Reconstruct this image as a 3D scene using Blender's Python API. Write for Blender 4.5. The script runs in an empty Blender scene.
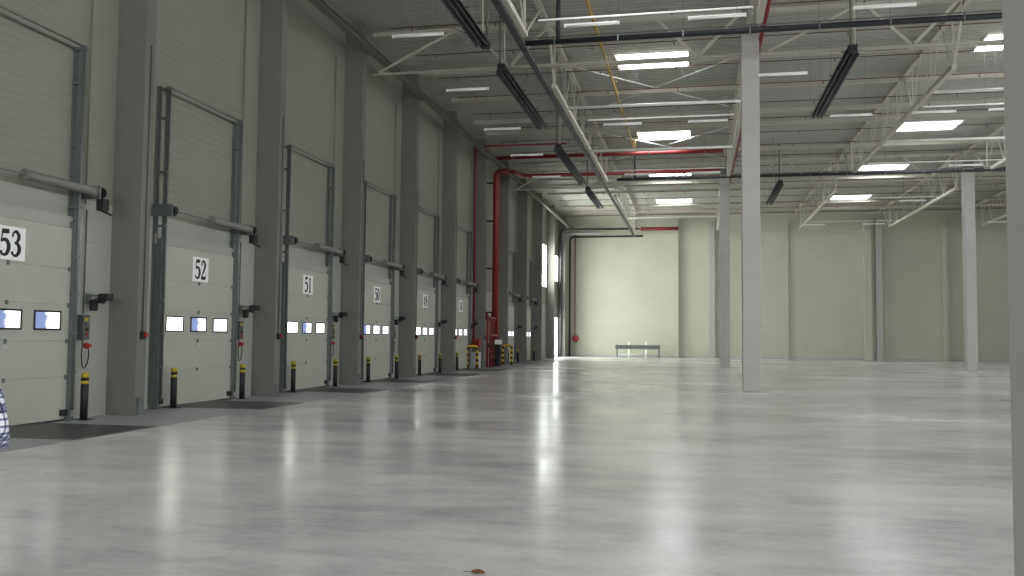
import bpy, bmesh, math, random
from mathutils import Vector, Matrix
random.seed(7)
S = bpy.context.scene
COL = S.collection
PI = math.pi

# ------------------------------------------------------------------ materials
def lin(r, g, b):
    f = lambda c: (c/255/12.92) if c/255 <= 0.04045 else ((c/255+0.055)/1.055)**2.4
    return (f(r), f(g), f(b), 1)

def mat(name, rgb, rough=0.6, metal=0.0, noise=0.0, nscale=3.0, bump=0.0, spec=0.5, stretch=(1, 1, 1)):
    m = bpy.data.materials.new(name); m.use_nodes = True
    nt = m.node_tree; b = nt.nodes['Principled BSDF']
    c = lin(*rgb)
    b.inputs['Base Color'].default_value = c
    b.inputs['Roughness'].default_value = rough
    b.inputs['Metallic'].default_value = metal
    b.inputs['Specular IOR Level'].default_value = spec
    if noise or bump:
        tc = nt.nodes.new('ShaderNodeTexCoord'); mp = nt.nodes.new('ShaderNodeMapping')
        mp.inputs['Scale'].default_value = stretch
        n = nt.nodes.new('ShaderNodeTexNoise'); n.inputs['Scale'].default_value = nscale
        n.inputs['Detail'].default_value = 5
        nt.links.new(tc.outputs['Object'], mp.inputs['Vector']); nt.links.new(mp.outputs['Vector'], n.inputs['Vector'])
        if noise:
            r = nt.nodes.new('ShaderNodeValToRGB')
            r.color_ramp.elements[0].position = 0.3; r.color_ramp.elements[1].position = 0.7
            r.color_ramp.elements[0].color = tuple(max(0, x*(1-noise)) for x in c[:3])+(1,)
            r.color_ramp.elements[1].color = tuple(min(1, x*(1+noise)) for x in c[:3])+(1,)
            nt.links.new(n.outputs['Fac'], r.inputs['Fac']); nt.links.new(r.outputs['Color'], b.inputs['Base Color'])
        if bump:
            bp = nt.nodes.new('ShaderNodeBump'); bp.inputs['Strength'].default_value = bump; bp.inputs['Distance'].default_value = 0.02
            nt.links.new(n.outputs['Fac'], bp.inputs['Height']); nt.links.new(bp.outputs['Normal'], b.inputs['Normal'])
    return m

def emit(name, rgb, strength):
    m = bpy.data.materials.new(name); m.use_nodes = True
    nt = m.node_tree; nt.nodes.clear()
    o = nt.nodes.new('ShaderNodeOutputMaterial'); e = nt.nodes.new('ShaderNodeEmission')
    e.inputs['Color'].default_value = lin(*rgb); e.inputs['Strength'].default_value = strength
    nt.links.new(e.outputs[0], o.inputs[0])
    return m

def pane_material(name, split):
    m = bpy.data.materials.new(name); m.use_nodes = True
    nt = m.node_tree; nt.nodes.clear(); L = nt.links
    o = nt.nodes.new('ShaderNodeOutputMaterial'); e = nt.nodes.new('ShaderNodeEmission')
    tc = nt.nodes.new('ShaderNodeTexCoord'); sp = nt.nodes.new('ShaderNodeSeparateXYZ'); L.new(tc.outputs['Generated'], sp.inputs[0])
    ns = nt.nodes.new('ShaderNodeTexNoise'); ns.inputs['Scale'].default_value = 2.5; L.new(tc.outputs['Generated'], ns.inputs['Vector'])
    ma = nt.nodes.new('ShaderNodeMath'); ma.operation = 'MULTIPLY_ADD'; ma.inputs[1].default_value = 0.5; L.new(ns.outputs['Fac'], ma.inputs[0]); L.new(sp.outputs['Y'], ma.inputs[2])
    r = nt.nodes.new('ShaderNodeValToRGB'); el = r.color_ramp.elements
    el[0].position = split+0.18; el[0].color = lin(150, 166, 214); el[1].position = split+0.32; el[1].color = (1, 1, 1, 1)
    q = nt.nodes.new('ShaderNodeValToRGB'); el = q.color_ramp.elements
    el[0].position = split+0.18; el[0].color = (0.32, 0.32, 0.32, 1); el[1].position = split+0.32; el[1].color = (0.7, 0.7, 0.7, 1)
    k = nt.nodes.new('ShaderNodeMath'); k.operation = 'MULTIPLY'; k.inputs[1].default_value = 2.8
    L.new(ma.outputs[0], r.inputs['Fac']); L.new(ma.outputs[0], q.inputs['Fac']); L.new(q.outputs['Color'], k.inputs[0])
    L.new(r.outputs['Color'], e.inputs['Color']); L.new(k.outputs[0], e.inputs['Strength']); L.new(e.outputs[0], o.inputs[0])
    return m

def floor_material():
    m = bpy.data.materials.new('polished_concrete'); m.use_nodes = True
    nt = m.node_tree; b = nt.nodes['Principled BSDF']; L = nt.links
    tc = nt.nodes.new('ShaderNodeTexCoord')
    def noise(scale, det, st=(1, 1, 1), rgh=0.55):
        mp = nt.nodes.new('ShaderNodeMapping'); mp.inputs['Scale'].default_value = st
        n = nt.nodes.new('ShaderNodeTexNoise'); n.inputs['Scale'].default_value = scale
        n.inputs['Detail'].default_value = det; n.inputs['Roughness'].default_value = rgh
        L.new(tc.outputs['Object'], mp.inputs['Vector']); L.new(mp.outputs['Vector'], n.inputs['Vector'])
        return n.outputs['Fac']
    big = noise(0.28, 4, (0.6, 1, 1)); mid = noise(1.4, 6, (0.55, 1.3, 1), 0.65); fine = noise(11, 4, (0.7, 1, 1))
    def math_(op, a, c):
        n = nt.nodes.new('ShaderNodeMath'); n.operation = op
        for i, v in enumerate((a, c)):
            if isinstance(v, (int, float)): n.inputs[i].default_value = v
            else: L.new(v, n.inputs[i])
        return n.outputs[0]
    s = math_('ADD', math_('MULTIPLY', big, 0.5), math_('ADD', math_('MULTIPLY', mid, 0.38), math_('MULTIPLY', fine, 0.12)))
    r = nt.nodes.new('ShaderNodeValToRGB')
    e = r.color_ramp.elements
    e[0].position = 0.38; e[0].color = lin(172, 172, 172)
    e[1].position = 0.66; e[1].color = lin(228, 226, 223)
    mid_ = e.new(0.5); mid_.color = lin(203, 202, 200)
    L.new(s, r.inputs['Fac']); L.new(r.outputs['Color'], b.inputs['Base Color'])
    rr = nt.nodes.new('ShaderNodeMapRange')
    rr.inputs['From Min'].default_value = 0.35; rr.inputs['From Max'].default_value = 0.65
    rr.inputs['To Min'].default_value = 0.15; rr.inputs['To Max'].default_value = 0.28
    L.new(big, rr.inputs['Value']); L.new(rr.outputs[0], b.inputs['Roughness'])
    b.inputs['Specular IOR Level'].default_value = 0.32
    return m

def plaid_material():
    m = bpy.data.materials.new('plaid_cotton'); m.use_nodes = True
    nt = m.node_tree; b = nt.nodes['Principled BSDF']; L = nt.links
    tc = nt.nodes.new('ShaderNodeTexCoord'); sp = nt.nodes.new('ShaderNodeSeparateXYZ')
    L.new(tc.outputs['Object'], sp.inputs[0])
    def stripe(sock, period, duty):
        a = nt.nodes.new('ShaderNodeMath'); a.operation = 'MULTIPLY'; a.inputs[1].default_value = 1/period; L.new(sock, a.inputs[0])
        f = nt.nodes.new('ShaderNodeMath'); f.operation = 'FRACT'; L.new(a.outputs[0], f.inputs[0])
        g = nt.nodes.new('ShaderNodeMath'); g.operation = 'LESS_THAN'; g.inputs[1].default_value = duty; L.new(f.outputs[0], g.inputs[0])
        return g.outputs[0]
    sx = stripe(sp.outputs['X'], 0.045, 0.36); sz = stripe(sp.outputs['Z'], 0.045, 0.36); sy = stripe(sp.outputs['Y'], 0.045, 0.3)
    mx = nt.nodes.new('ShaderNodeMath'); mx.operation = 'ADD'; L.new(sx, mx.inputs[0]); L.new(sz, mx.inputs[1])
    my = nt.nodes.new('ShaderNodeMath'); my.operation = 'ADD'; L.new(mx.outputs[0], my.inputs[0]); L.new(sy, my.inputs[1])
    md = nt.nodes.new('ShaderNodeMath'); md.operation = 'DIVIDE'; md.inputs[1].default_value = 2; L.new(my.outputs[0], md.inputs[0])
    r = nt.nodes.new('ShaderNodeValToRGB'); e = r.color_ramp.elements
    e[0].position = 0.1; e[0].color = lin(226, 226, 232); e[1].position = 1.0; e[1].color = lin(34, 40, 66)
    k = e.new(0.5); k.color = lin(120, 126, 158)
    L.new(md.outputs[0], r.inputs['Fac']); L.new(r.outputs['Color'], b.inputs['Base Color'])
    b.inputs['Roughness'].default_value = 0.85
    return m

def hazard_material(period):
    m = bpy.data.materials.new('hazard_stripes'); m.use_nodes = True
    nt = m.node_tree; b = nt.nodes['Principled BSDF']; L = nt.links
    tc = nt.nodes.new('ShaderNodeTexCoord'); sp = nt.nodes.new('ShaderNodeSeparateXYZ'); L.new(tc.outputs['Object'], sp.inputs[0])
    ad = nt.nodes.new('ShaderNodeMath'); ad.operation = 'ADD'; L.new(sp.outputs['Z'], ad.inputs[0]); L.new(sp.outputs['Y'], ad.inputs[1])
    a = nt.nodes.new('ShaderNodeMath'); a.operation = 'MULTIPLY'; a.inputs[1].default_value = 1/period; L.new(ad.outputs[0], a.inputs[0])
    f = nt.nodes.new('ShaderNodeMath'); f.operation = 'FRACT'; L.new(a.outputs[0], f.inputs[0])
    g = nt.nodes.new('ShaderNodeMath'); g.operation = 'GREATER_THAN'; g.inputs[1].default_value = 0.5; L.new(f.outputs[0], g.inputs[0])
    mix = nt.nodes.new('ShaderNodeMix'); mix.data_type = 'RGBA'
    mix.inputs['A'].default_value = lin(28, 28, 28); mix.inputs['B'].default_value = lin(220, 180, 30)
    L.new(g.outputs[0], mix.inputs['Factor']); L.new(mix.outputs['Result'], b.inputs['Base Color'])
    b.inputs['Roughness'].default_value = 0.45
    return m

M = dict(
    floor=floor_material(),
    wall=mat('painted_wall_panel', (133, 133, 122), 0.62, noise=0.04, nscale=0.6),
    apron=mat('plain_concrete_strip', (150, 152, 154), 0.42, noise=0.08, nscale=1.5),
    plinth=mat('smooth_wall_panel', (158, 160, 151), 0.6, noise=0.04, nscale=0.7),
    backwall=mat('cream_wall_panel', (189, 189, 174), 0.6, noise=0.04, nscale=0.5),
    column=mat('painted_concrete', (180, 177, 174), 0.65, noise=0.05, nscale=2.0, bump=0.05),
    wallcolumn=mat('raw_concrete', (111, 111, 106), 0.75, noise=0.06, nscale=1.6, bump=0.08),
    deck=mat('steel_roof_deck', (172, 173, 165), 0.55, noise=0.06, nscale=0.4),
    steel=mat('painted_steel', (190, 187, 174), 0.5),
    darksteel=mat('primed_dark_steel', (112, 110, 102), 0.6),
    whitesteel=mat('white_enamel', (240, 240, 236), 0.4),
    galv=mat('galvanised_steel', (110, 116, 114), 0.45, 0.45, noise=0.08, nscale=6),
    springsteel=mat('spring_steel', (128, 128, 124), 0.5, 0.3, noise=0.08, nscale=8),
    door=mat('door_leaf_paint', (171, 172, 161), 0.5, noise=0.025, nscale=2),
    black=mat('black_rubber', (26, 26, 27), 0.6),
    seal=mat('dark_seal', (42, 42, 42), 0.8),
    duct=mat('black_drain_pipe', (40, 41, 45), 0.5),
    heater=mat('dark_heater_steel', (62, 63, 69), 0.55, 0.2, noise=0.1, nscale=4),
    leveller=mat('leveller_tread_plate', (72, 72, 72), 0.45, 0.3, noise=0.18, nscale=5),
    yellow=mat('yellow_paint', (176, 160, 44), 0.5),
    gas=mat('gas_pipe_yellow', (170, 140, 66), 0.5),
    red=mat('red_pipe_paint', (124, 32, 36), 0.45),
    brightred=mat('signal_red', (160, 34, 36), 0.4),
    sprink=mat('sprinkler_pipe_paint', (104, 62, 54), 0.5),
    white=mat('white_plate', (242, 242, 240), 0.5),
    darkplastic=mat('dark_grey_plastic', (84, 86, 86), 0.5),
    plastic=mat('grey_plastic', (176, 178, 178), 0.5),
    digit=mat('black_print', (16, 16, 18), 0.6),
    hazard=hazard_material(0.3),
    tube=mat('opal_tube', (250, 250, 248), 0.25),
    skin=mat('skin', (205, 160, 135), 0.5),
    hair=mat('dark_hair', (50, 38, 30), 0.6),
    denim=mat('denim', (48, 58, 84), 0.85, noise=0.1, nscale=40),
    shoe=mat('shoe_leather', (45, 36, 30), 0.5),
    plaid=plaid_material(),
    leaf=mat('dry_leaf', (110, 66, 34), 0.8),
    sky_pane=emit('skylight_dome', (246, 249, 252), 12.5),
    side_fill=emit('side_fill_glow', (248, 250, 253), 10.0),  # added fill light for the unseen right-wall strips
    front_fill=emit('front_fill_glow', (248, 250, 253), 9.0),  # added fill light for the unseen strips behind the camera
    day=emit('daylit_glass', (248, 252, 246), 19.0),
    gate_day=emit('daylit_gate_glass', (248, 252, 246), 16.0),
    pane_white=emit('door_pane_white', (244, 248, 255), 2.2),
    pane_sun=emit('door_pane_sunlit', (255, 252, 244), 8.0),
    pane_blue=pane_material('door_pane_part_sky', 0.45),
)

# ------------------------------------------------------------------ mesh helpers
class MB:
    def __init__(self): self.bm = bmesh.new()
    def box(self, a, b, bev=0.0):
        a, b = Vector(a), Vector(b)
        r = bmesh.ops.create_cube(self.bm, size=1.0)
        vs = r['verts']
        for v in vs:
            v.co = Vector(((a[i]+b[i])/2 + v.co[i]*abs(b[i]-a[i]) for i in range(3)))
        if bev:
            es = {e for v in vs for e in v.link_edges}
            bmesh.ops.bevel(self.bm, geom=list(es), offset=bev, segments=2, affect='EDGES', profile=0.6)
        return self
    def bar(self, p, q, w, h, up=(0, 0, 1)):
        """rectangular bar from p to q, w sideways, h along up"""
        p, q = Vector(p), Vector(q); d = (q-p); L = d.length; d.normalize()
        up = Vector(up)
        if abs(d.dot(up)) > 0.98: up = Vector((1, 0, 0))
        s = d.cross(up).normalized(); u = s.cross(d)
        vs = []
        for t in (p, q):
            for a, b in ((-1, -1), (1, -1), (1, 1), (-1, 1)):
                vs.append(self.bm.verts.new(t + s*a*w/2 + u*b*h/2))
        F = self.bm.faces.new
        F((vs[3], vs[2], vs[1], vs[0])); F((vs[4], vs[5], vs[6], vs[7]))
        for i in range(4):
            j = (i+1) % 4; F((vs[i], vs[j], vs[j+4], vs[i+4]))
        return self
    def tube(self, pts, r, n=10, cap=True):
        pts = [Vector(p) for p in pts]; rings = []
        rr = r if isinstance(r, (list, tuple)) else [r]*len(pts)
        prev = None
        for i, p in enumerate(pts):
            if i == 0: d = pts[1]-p
            elif i == len(pts)-1: d = p-pts[i-1]
            else: d = (pts[i+1]-p).normalized()+(p-pts[i-1]).normalized()
            if d.length < 1e-9: d = pts[i]-pts[i-1]
            d.normalize()
            if prev is None:
                a = Vector((0, 0, 1)) if abs(d.z) < 0.9 else Vector((1, 0, 0))
                s = d.cross(a).normalized()
            else:
                s = (prev - d*prev.dot(d)).normalized()
            prev = s; u = d.cross(s)
            rings.append([self.bm.verts.new(p + (s*math.cos(2*PI*k/n)+u*math.sin(2*PI*k/n))*rr[i]) for k in range(n)])
        for A, B in zip(rings, rings[1:]):
            for k in range(n):
                f = self.bm.faces.new((A[k], A[(k+1) % n], B[(k+1) % n], B[k])); f.smooth = True
        if cap:
            self.bm.faces.new(list(reversed(rings[0]))); self.bm.faces.new(rings[-1])
        return self
    def pipe(self, pts, r, n=10, bend=0.25):
        """tube with rounded elbows"""
        pts = [Vector(p) for p in pts]; out = [pts[0]]
        for i in range(1, len(pts)-1):
            a, b, c = pts[i-1], pts[i], pts[i+1]
            k = min(bend, (a-b).length*0.45, (c-b).length*0.45)
            p0 = b+(a-b).normalized()*k; p1 = b+(c-b).normalized()*k
            for j in range(6):
                t = j/5; out.append(p0*(1-t)**2 + b*2*t*(1-t) + p1*t*t)
        out.append(pts[-1])
        return self.tube(out, r, n)
    def lathe(self, prof, c, axis='Z', n=20):
        c = Vector(c); rings = []
        for r, h in prof:
            ring = []
            for k in range(n):
                a = 2*PI*k/n; x, y = r*math.cos(a), r*math.sin(a)
                o = Vector((x, y, h)) if axis == 'Z' else (Vector((h, x, y)) if axis == 'X' else Vector((y, h, x)))
                ring.append(self.bm.verts.new(c+o))
            rings.append(ring)
        for A, B in zip(rings, rings[1:]):
            for k in range(n):
                f = self.bm.faces.new((A[k], A[(k+1) % n], B[(k+1) % n], B[k])); f.smooth = True
        self.bm.faces.new(list(reversed(rings[0]))); self.bm.faces.new(rings[-1])
        return self
    def prism(self, poly, x0, x1, plane='YZ'):
        """poly in a plane, extruded along the third axis"""
        def P(a, b, t): return {'YZ': (t, a, b), 'XZ': (a, t, b), 'XY': (a, b, t)}[plane]
        A = [self.bm.verts.new(P(a, b, x0)) for a, b in poly]; B = [self.bm.verts.new(P(a, b, x1)) for a, b in poly]
        n = len(poly)
        self.bm.faces.new(A); self.bm.faces.new(list(reversed(B)))
        for k in range(n): self.bm.faces.new((A[k], B[k], B[(k+1) % n], A[(k+1) % n]))
        return self
    def build(self, name, m, parent=None, loc=None):
        bmesh.ops.recalc_face_normals(self.bm, faces=self.bm.faces[:])
        me = bpy.data.meshes.new(name); self.bm.to_mesh(me); self.bm.free()
        me.materials.append(m)
        o = bpy.data.objects.new(name, me); COL.objects.link(o)
        if parent: o.parent = parent
        if loc: o.location = loc
        return o

def tag(o, label=None, cat=None, group=None, kind=None):
    if label: o['label'] = label
    if cat: o['category'] = cat
    if group: o['group'] = group
    if kind: o['kind'] = kind
    return o
def thing(name, label, cat, loc=(0, 0, 0), group=None):
    o = bpy.data.objects.new(name, None); COL.objects.link(o); o.location = loc; o.empty_display_size = 0.2
    return tag(o, label, cat, group)
def struct(o): o['kind'] = 'structure'; return o
KIDS = {}
def kids(o):
    return [c for c in bpy.data.objects if c.parent == o]
def dup(root, loc, label=None, group=None, rotz=None):
    r = root.copy(); COL.objects.link(r); r.location = loc
    if rotz is not None: r.rotation_euler = (0, 0, rotz)
    if label: r['label'] = label
    if group: r['group'] = group
    for ch in kids(root):
        c = ch.copy(); COL.objects.link(c); c.parent = r
        for g in kids(ch):
            d = g.copy(); COL.objects.link(d); d.parent = c
    return r
ORD = ['first', 'second', 'third', 'fourth', 'fifth', 'sixth', 'seventh', 'eighth', 'ninth', 'tenth', 'eleventh', 'twelfth', 'thirteenth',
       'fourteenth', 'fifteenth', 'sixteenth', 'seventeenth', 'eighteenth', 'nineteenth', 'twentieth', 'twenty-first', 'twenty-second',
       'twenty-third', 'twenty-fourth', 'twenty-fifth']

# ------------------------------------------------------------------ layout (metres; x across, y into the hall, z up)
WX = -11.68            # inner face of the dock wall
RX = 29.0              # right wall
BY = 79.4              # back wall
FY = -16.0             # wall behind the camera
ROOF = 12.62
BAY = 6.0
COL0 = 16.0            # first wall column in view
DOOR0 = 13.1           # centre of door 53
GRIDY = [4.5, 29.5, 54.5, BY-0.25]
TRX = [-4.95, 1.8, 8.35, 15.1, 21.8]

# ------------------------------------------------------------------ shell
struct(MB().box((WX-0.5, FY-0.5, -0.3), (RX+0.5, BY+0.5, 0)).build('floor', M['floor']))

struct(MB().box((WX, FY, 0), (-9.3, BY-2.6, 0.004)).build('floor_apron', M['apron']))

def ribbed(axis_len0, axis_len1, zmax, period, depth, fixed, along, z0=0.0):
    """ribbed cladding: profile up z, extruded along y (left/right walls) or x (end walls)"""
    bm = bmesh.new(); prof = []
    z = z0
    if z0:
        prof += [(z0, 0)]
    while z < zmax:
        prof += [(z, 0), (z+period*0.40, 0), (z+period*0.46, depth), (z+period*0.94, depth)]
        z += period
    prof = [(min(a, zmax), b) for a, b in prof]+[(zmax, 0)]
    rows = []
    for t in (axis_len0, axis_len1):
        rows.append([bm.verts.new((fixed+d, t, a) if along == 'y' else (t, fixed+d, a)) for a, d in prof])
    for i in range(len(prof)-1):
        bm.faces.new((rows[0][i], rows[1][i], rows[1][i+1], rows[0][i+1]))
    mb = MB(); mb.bm.free(); mb.bm = bm
    return mb
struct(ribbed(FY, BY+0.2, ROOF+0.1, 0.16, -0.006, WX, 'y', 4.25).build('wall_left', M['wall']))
struct(MB().prism([(WX-0.1, 0), (WX, 0), (WX, 3.42), (WX-0.008, 3.425), (WX-0.008, 3.435), (WX, 3.44), (WX, 4.25), (WX-0.1, 4.25)], FY, BY+0.2, 'XZ').build('wall_left_plinth', M['plinth']))
struct(ribbed(FY, BY+0.2, ROOF+0.1, 0.3, 0.012, RX, 'y').build('wall_right', M['wall']))
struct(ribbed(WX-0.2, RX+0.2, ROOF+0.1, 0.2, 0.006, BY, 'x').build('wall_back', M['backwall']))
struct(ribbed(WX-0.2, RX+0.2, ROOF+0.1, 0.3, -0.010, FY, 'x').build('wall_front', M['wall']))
struct(MB().box((WX, BY-0.05, 0), (RX, BY, 0.16), 0.01).build('baseboard_back', M['plastic']))

# trapezoidal roof deck, ribs running across the hall
bm = bmesh.new(); prof = []; y = FY-0.2; P = 0.28
while y < BY+0.2:
    prof += [(y, 0), (y+P*0.48, 0), (y+P*0.60, 0.04), (y+P*0.88, 0.04)]; y += P
rows = [[bm.verts.new((x, a, ROOF+d)) for a, d in prof] for x in (WX-0.3, RX+0.3)]
for i in range(len(prof)-1): bm.faces.new((rows[0][i], rows[1][i], rows[1][i+1], rows[0][i+1]))
mb = MB(); mb.bm.free(); mb.bm = bm
struct(mb.build('ceiling', M['deck']))

# ------------------------------------------------------------------ wall columns along the dock wall
where = ['between doors 53 and 52', 'between doors 52 and 51', 'between doors 51 and 50', 'between doors 50 and 49', 'between doors 49 and 48',
         'between door 48 and the red riser', 'just beyond the red riser', 'second beyond the red riser', 'third beyond the red riser',
         'lit by the high window, fourth beyond the riser', 'last before the black corner pipes']
def wall_column(label):
    t = thing('wall_column', label, 'column', group='concrete columns along the dock wall')
    MB().box((WX-0.02, 0, 0), (-11.02, 0.32, 11.9), 0.015).build('shaft', M['wallcolumn'], t)
    MB().box((WX-0.02, 0.03, 11.9), (-11.08, 0.29, 12.32)).build('bearing_block', M['darksteel'], t)
    return t
wc = wall_column('grey concrete wall column '+where[0]); wc.location = (0, COL0, 0)
for k in range(1, 11): dup(wc, (0, COL0+BAY*k, 0), 'grey concrete wall column '+where[k])
for k in (-1, -2, -3): dup(wc, (0, COL0+BAY*k, 0), 'grey concrete wall column before door 53 outside the view')

# free-standing columns
def column(x, y, label, w=0.56, h=11.55, name='column'):
    t = thing(name, label, 'column', (x, y, 0), 'free-standing concrete columns')
    MB().box((-w/2, -w/2, 0), (w/2, w/2, h), 0.02).build('shaft', M['column'], t)
    MB().box((-w/2+0.05, -w/2+0.05, h), (w/2-0.05, w/2-0.05, h+0.35)).build('bearing_block', M['darksteel'], t)
    return t
column(1.79, GRIDY[0], 'pale column cut off by the right picture edge, nearest of all')
column(1.77, GRIDY[1], 'tall pale square column with visible foot in mid hall')
column(1.74, GRIDY[2], 'pale square column partly behind the mid-hall column')
column(15.3, GRIDY[2], 'slender pale column standing alone on the far right')
column(15.3, GRIDY[0], 'pale column outside the picture on the right')
column(15.3, GRIDY[1], 'pale column hidden behind the nearest right column')
# pilasters on the back wall
pil = None
for x, w, lab in ((-1.62, 0.40, 'thin grey pilaster on the back wall near the rail barrier'), (1.45, 0.5, 'pale pilaster on the back wall beside the mid-hall columns'),
               (7.75, 0.2, 'narrow pilaster on the back wall right of the mid-hall column'), (14.25, 0.6, 'grey pilaster on the back wall touching a pale post'),
               (15.15, 0.5, 'pale post on the back wall beside a grey pilaster'), (20.3, 0.3, 'pilaster on the back wall next to the far right column')):
    t = thing('wall_pilaster', lab, 'column', (x, BY, 0), 'pilasters on the back wall')
    d = 0.5 if w > 0.25 else 0.2
    MB().box((-w/2, -d, 0), (w/2, -0.012, 11.9), 0.012).build('shaft', M['column'] if x in (1.45, 15.15) else M['backwall'], t)
    MB().box((-w/2-0.03, -d-0.03, 0), (w/2+0.03, -0.05, 0.05)).build('base_plate', M['column'], t)

# ------------------------------------------------------------------ roof steel
# girders across the hall
def girder(x0, x1, label):
    t = thing('roof_girder', label, 'girder', (0, 0, 0), 'girders across the hall')
    MB().box((x0, -0.09, 10.93), (x1, 0.09, 10.95)).box((x0, -0.012, 10.95), (x1, 0.012, 10.99)).build('bottom_chord', M['steel'], t)
    MB().box((x0, -0.09, 12.30), (x1, 0.09, 12.44)).build('top_chord', M['steel'], t)
    n = max(1, round((x1-x0)/6.7)); step = (x1-x0)/n
    for i in range(n):
        c = x0+step*(i+0.78 if x0 < -5 else i+0.72)
        for s in (-1, 1):
            MB().bar((c+0.06*s, 0, 11.02), (c+1.35*s, 0, 12.32), 0.07, 0.09).build('diagonal', M['steel'], t)
    MB().bar((x0+0.25, 0, 11.02), (x0+2.9, 0, 12.32), 0.07, 0.07).build('diagonal', M['steel'], t)
    return t
rown = ['just before the mid-hall column', 'over the second column', 'in front of the back wall']
for si, (x0, x1, sn) in enumerate(((-11.25, 1.5, 'from the dock wall'), (2.1, 15.0, 'from the column row rightwards'), (15.6, RX, 'at the far right'))):
    g0 = girder(x0, x1, f'pale steel girder {sn} {rown[0]}'); g0.location = (0, GRIDY[1]+0.0, 0)
    dup(g0, (0, GRIDY[2], 0), f'pale steel girder {sn} {rown[1]}')
    dup(g0, (0, GRIDY[3]-0.6, 0), f'pale steel girder {sn} {rown[2]}')

# trusses along the hall
def truss(label, x, y0, y1):
    t = thing('roof_truss', label, 'truss', (x, y0, 0), 'trusses along the hall')
    Lh = y1-y0; ZB, ZT, inset, far = 10.66, 12.42, 1.6, 4.1
    MB().box((-0.09, 0.1, ZT-0.08), (0.09, Lh-0.1, ZT+0.08), 0.01).build('top_chord', M['steel'], t)
    MB().box((-0.085, inset-0.12, ZB-0.085), (0.085, Lh-far+0.12, ZB+0.085), 0.012).build('bottom_chord', M['steel'], t)
    n = 7; st = (Lh-inset-far)/n; top = ZT-0.08
    def web(nm, p, q, w=0.055): MB().bar(p, q, w, w).build(nm, M['steel'], t)
    for i in range(n+1):
        yb = inset+st*i
        web('post', (0, yb, ZB), (0, yb, top), 0.065 if i in (0, n) else 0.03)
        for s in (-1, 1):
            if (i == 0 and s < 0) or (i == n and s > 0):
                web('diagonal', (0, yb, ZB), (0, yb+s*(1.3 if s < 0 else 2.6), top), 0.08)
            else:
                web('diagonal', (0, yb+s*0.08, ZB), (0, yb+s*st*0.46, top), 0.034)
    MB().box((-0.09, -0.02, ZT-0.2), (0.09, 0.2, ZT-0.08)).build('end_plate', M['steel'], t)
    MB().box((-0.09, Lh-0.2, ZT-0.2), (0.09, Lh+0.02, ZT-0.08)).build('end_plate', M['steel'], t)
    return t
tn = ['left of the yellow gas pipe', 'over the free-standing column row', 'right of the mid-hall column', 'over the far right column', 'farthest right']
sn = ['nearest span', 'middle span', 'farthest span']
proto = []
for j in range(3):
    proto.append(truss('x', 0, GRIDY[j], GRIDY[j+1] if j < 2 else BY-1.0))
    for i, x in enumerate(TRX):
        lab = f'pale lattice roof truss {tn[i]}, {sn[j]}'
        if i == 0: proto[j].location = (x, GRIDY[j], 0); proto[j]['label'] = lab
        else: dup(proto[j], (x, GRIDY[j], 0), lab)

# edge beam along the dock wall
t = thing('eaves_beam', 'long grey steel beam under the roof edge above the dock doors', 'beam')
MB().box((-10.88, FY+0.3, 11.26), (-10.64, BY-1.2, 11.275)).box((-10.75, FY+0.3, 11.275), (-10.735, BY-1.2, 11.42)).box((-10.88, FY+0.3, 11.42), (-10.64, BY-1.2, 11.435)).build('web', M['darksteel'], t)
for k in range(-2, 11):
    MB().box((-11.0, COL0+BAY*k+0.06, 11.24), (-10.76, COL0+BAY*k+0.26, 11.4), 0.01).build('bracket', M['darksteel'], t)

t = thing('cable_tray', 'long dark cable tray along the left roof truss', 'cable tray')
MB().box((-5.22, 10, 10.46), (-5.06, 77.5, 10.475)).box((-5.23, 10, 10.46), (-5.215, 77.5, 10.53)).box((-5.065, 10, 10.46), (-5.05, 77.5, 10.53)).build('tray', M['heater'], t)
MB().tube([(-5.14, 10, 10.50), (-5.14, 77.5, 10.50)], 0.03, 8).build('cables', M['duct'], t)
for k in range(23): MB().box((-5.24, 11+2.9*k, 10.445), (-5.04, 11.03+2.9*k, 10.46)).tube([(-5.235, 11.015+2.9*k, 10.45), (-5.235, 11.015+2.9*k, ROOF)], 0.004, 6).build('hanger_rod', M['galv'], t)

# struts between the bottom chords and rods crossing
n_ = 0
for (x0, x1, yy, lab) in ((TRX[0], TRX[1], 33.9, 'white tie bar between trusses below the near skylight'), (TRX[0], TRX[1], 42.0, 'white tie bar between trusses just before the second skylight'),
                      (TRX[2], TRX[3], 33.9, 'pale tie bar between trusses behind the nearest right column'), (TRX[0], TRX[1], 66.0, 'pale tie bar between trusses near the back wall'),
                      (TRX[2], TRX[3], 42.0, 'pale tie bar between trusses above the far right column')):
    tag(MB().tube([(x0+0.06, yy, 10.6), (x1-0.06, yy, 10.6)], 0.055, 12).build('tie_bar', M['whitesteel']), lab, 'tie bar', 'tie bars between trusses')
for (y0, y1, lab) in ((34.3, 41.8, 'beyond the near skylight'), (45.9, 53.6, 'beyond the second skylight')):
    for a, b, q in ((y0, y1, 'running away to the right'), (y1, y0, 'running away to the left')):
        z = 12.40 if a < b else 12.46
        tag(MB().tube([(TRX[0]+0.09, a, z), (TRX[1]-0.09, b, z)], 0.03, 8).build('brace_rod', M['whitesteel']), f'thin white brace rod {lab} {q}', 'brace rod', 'crossing brace rods')
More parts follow.
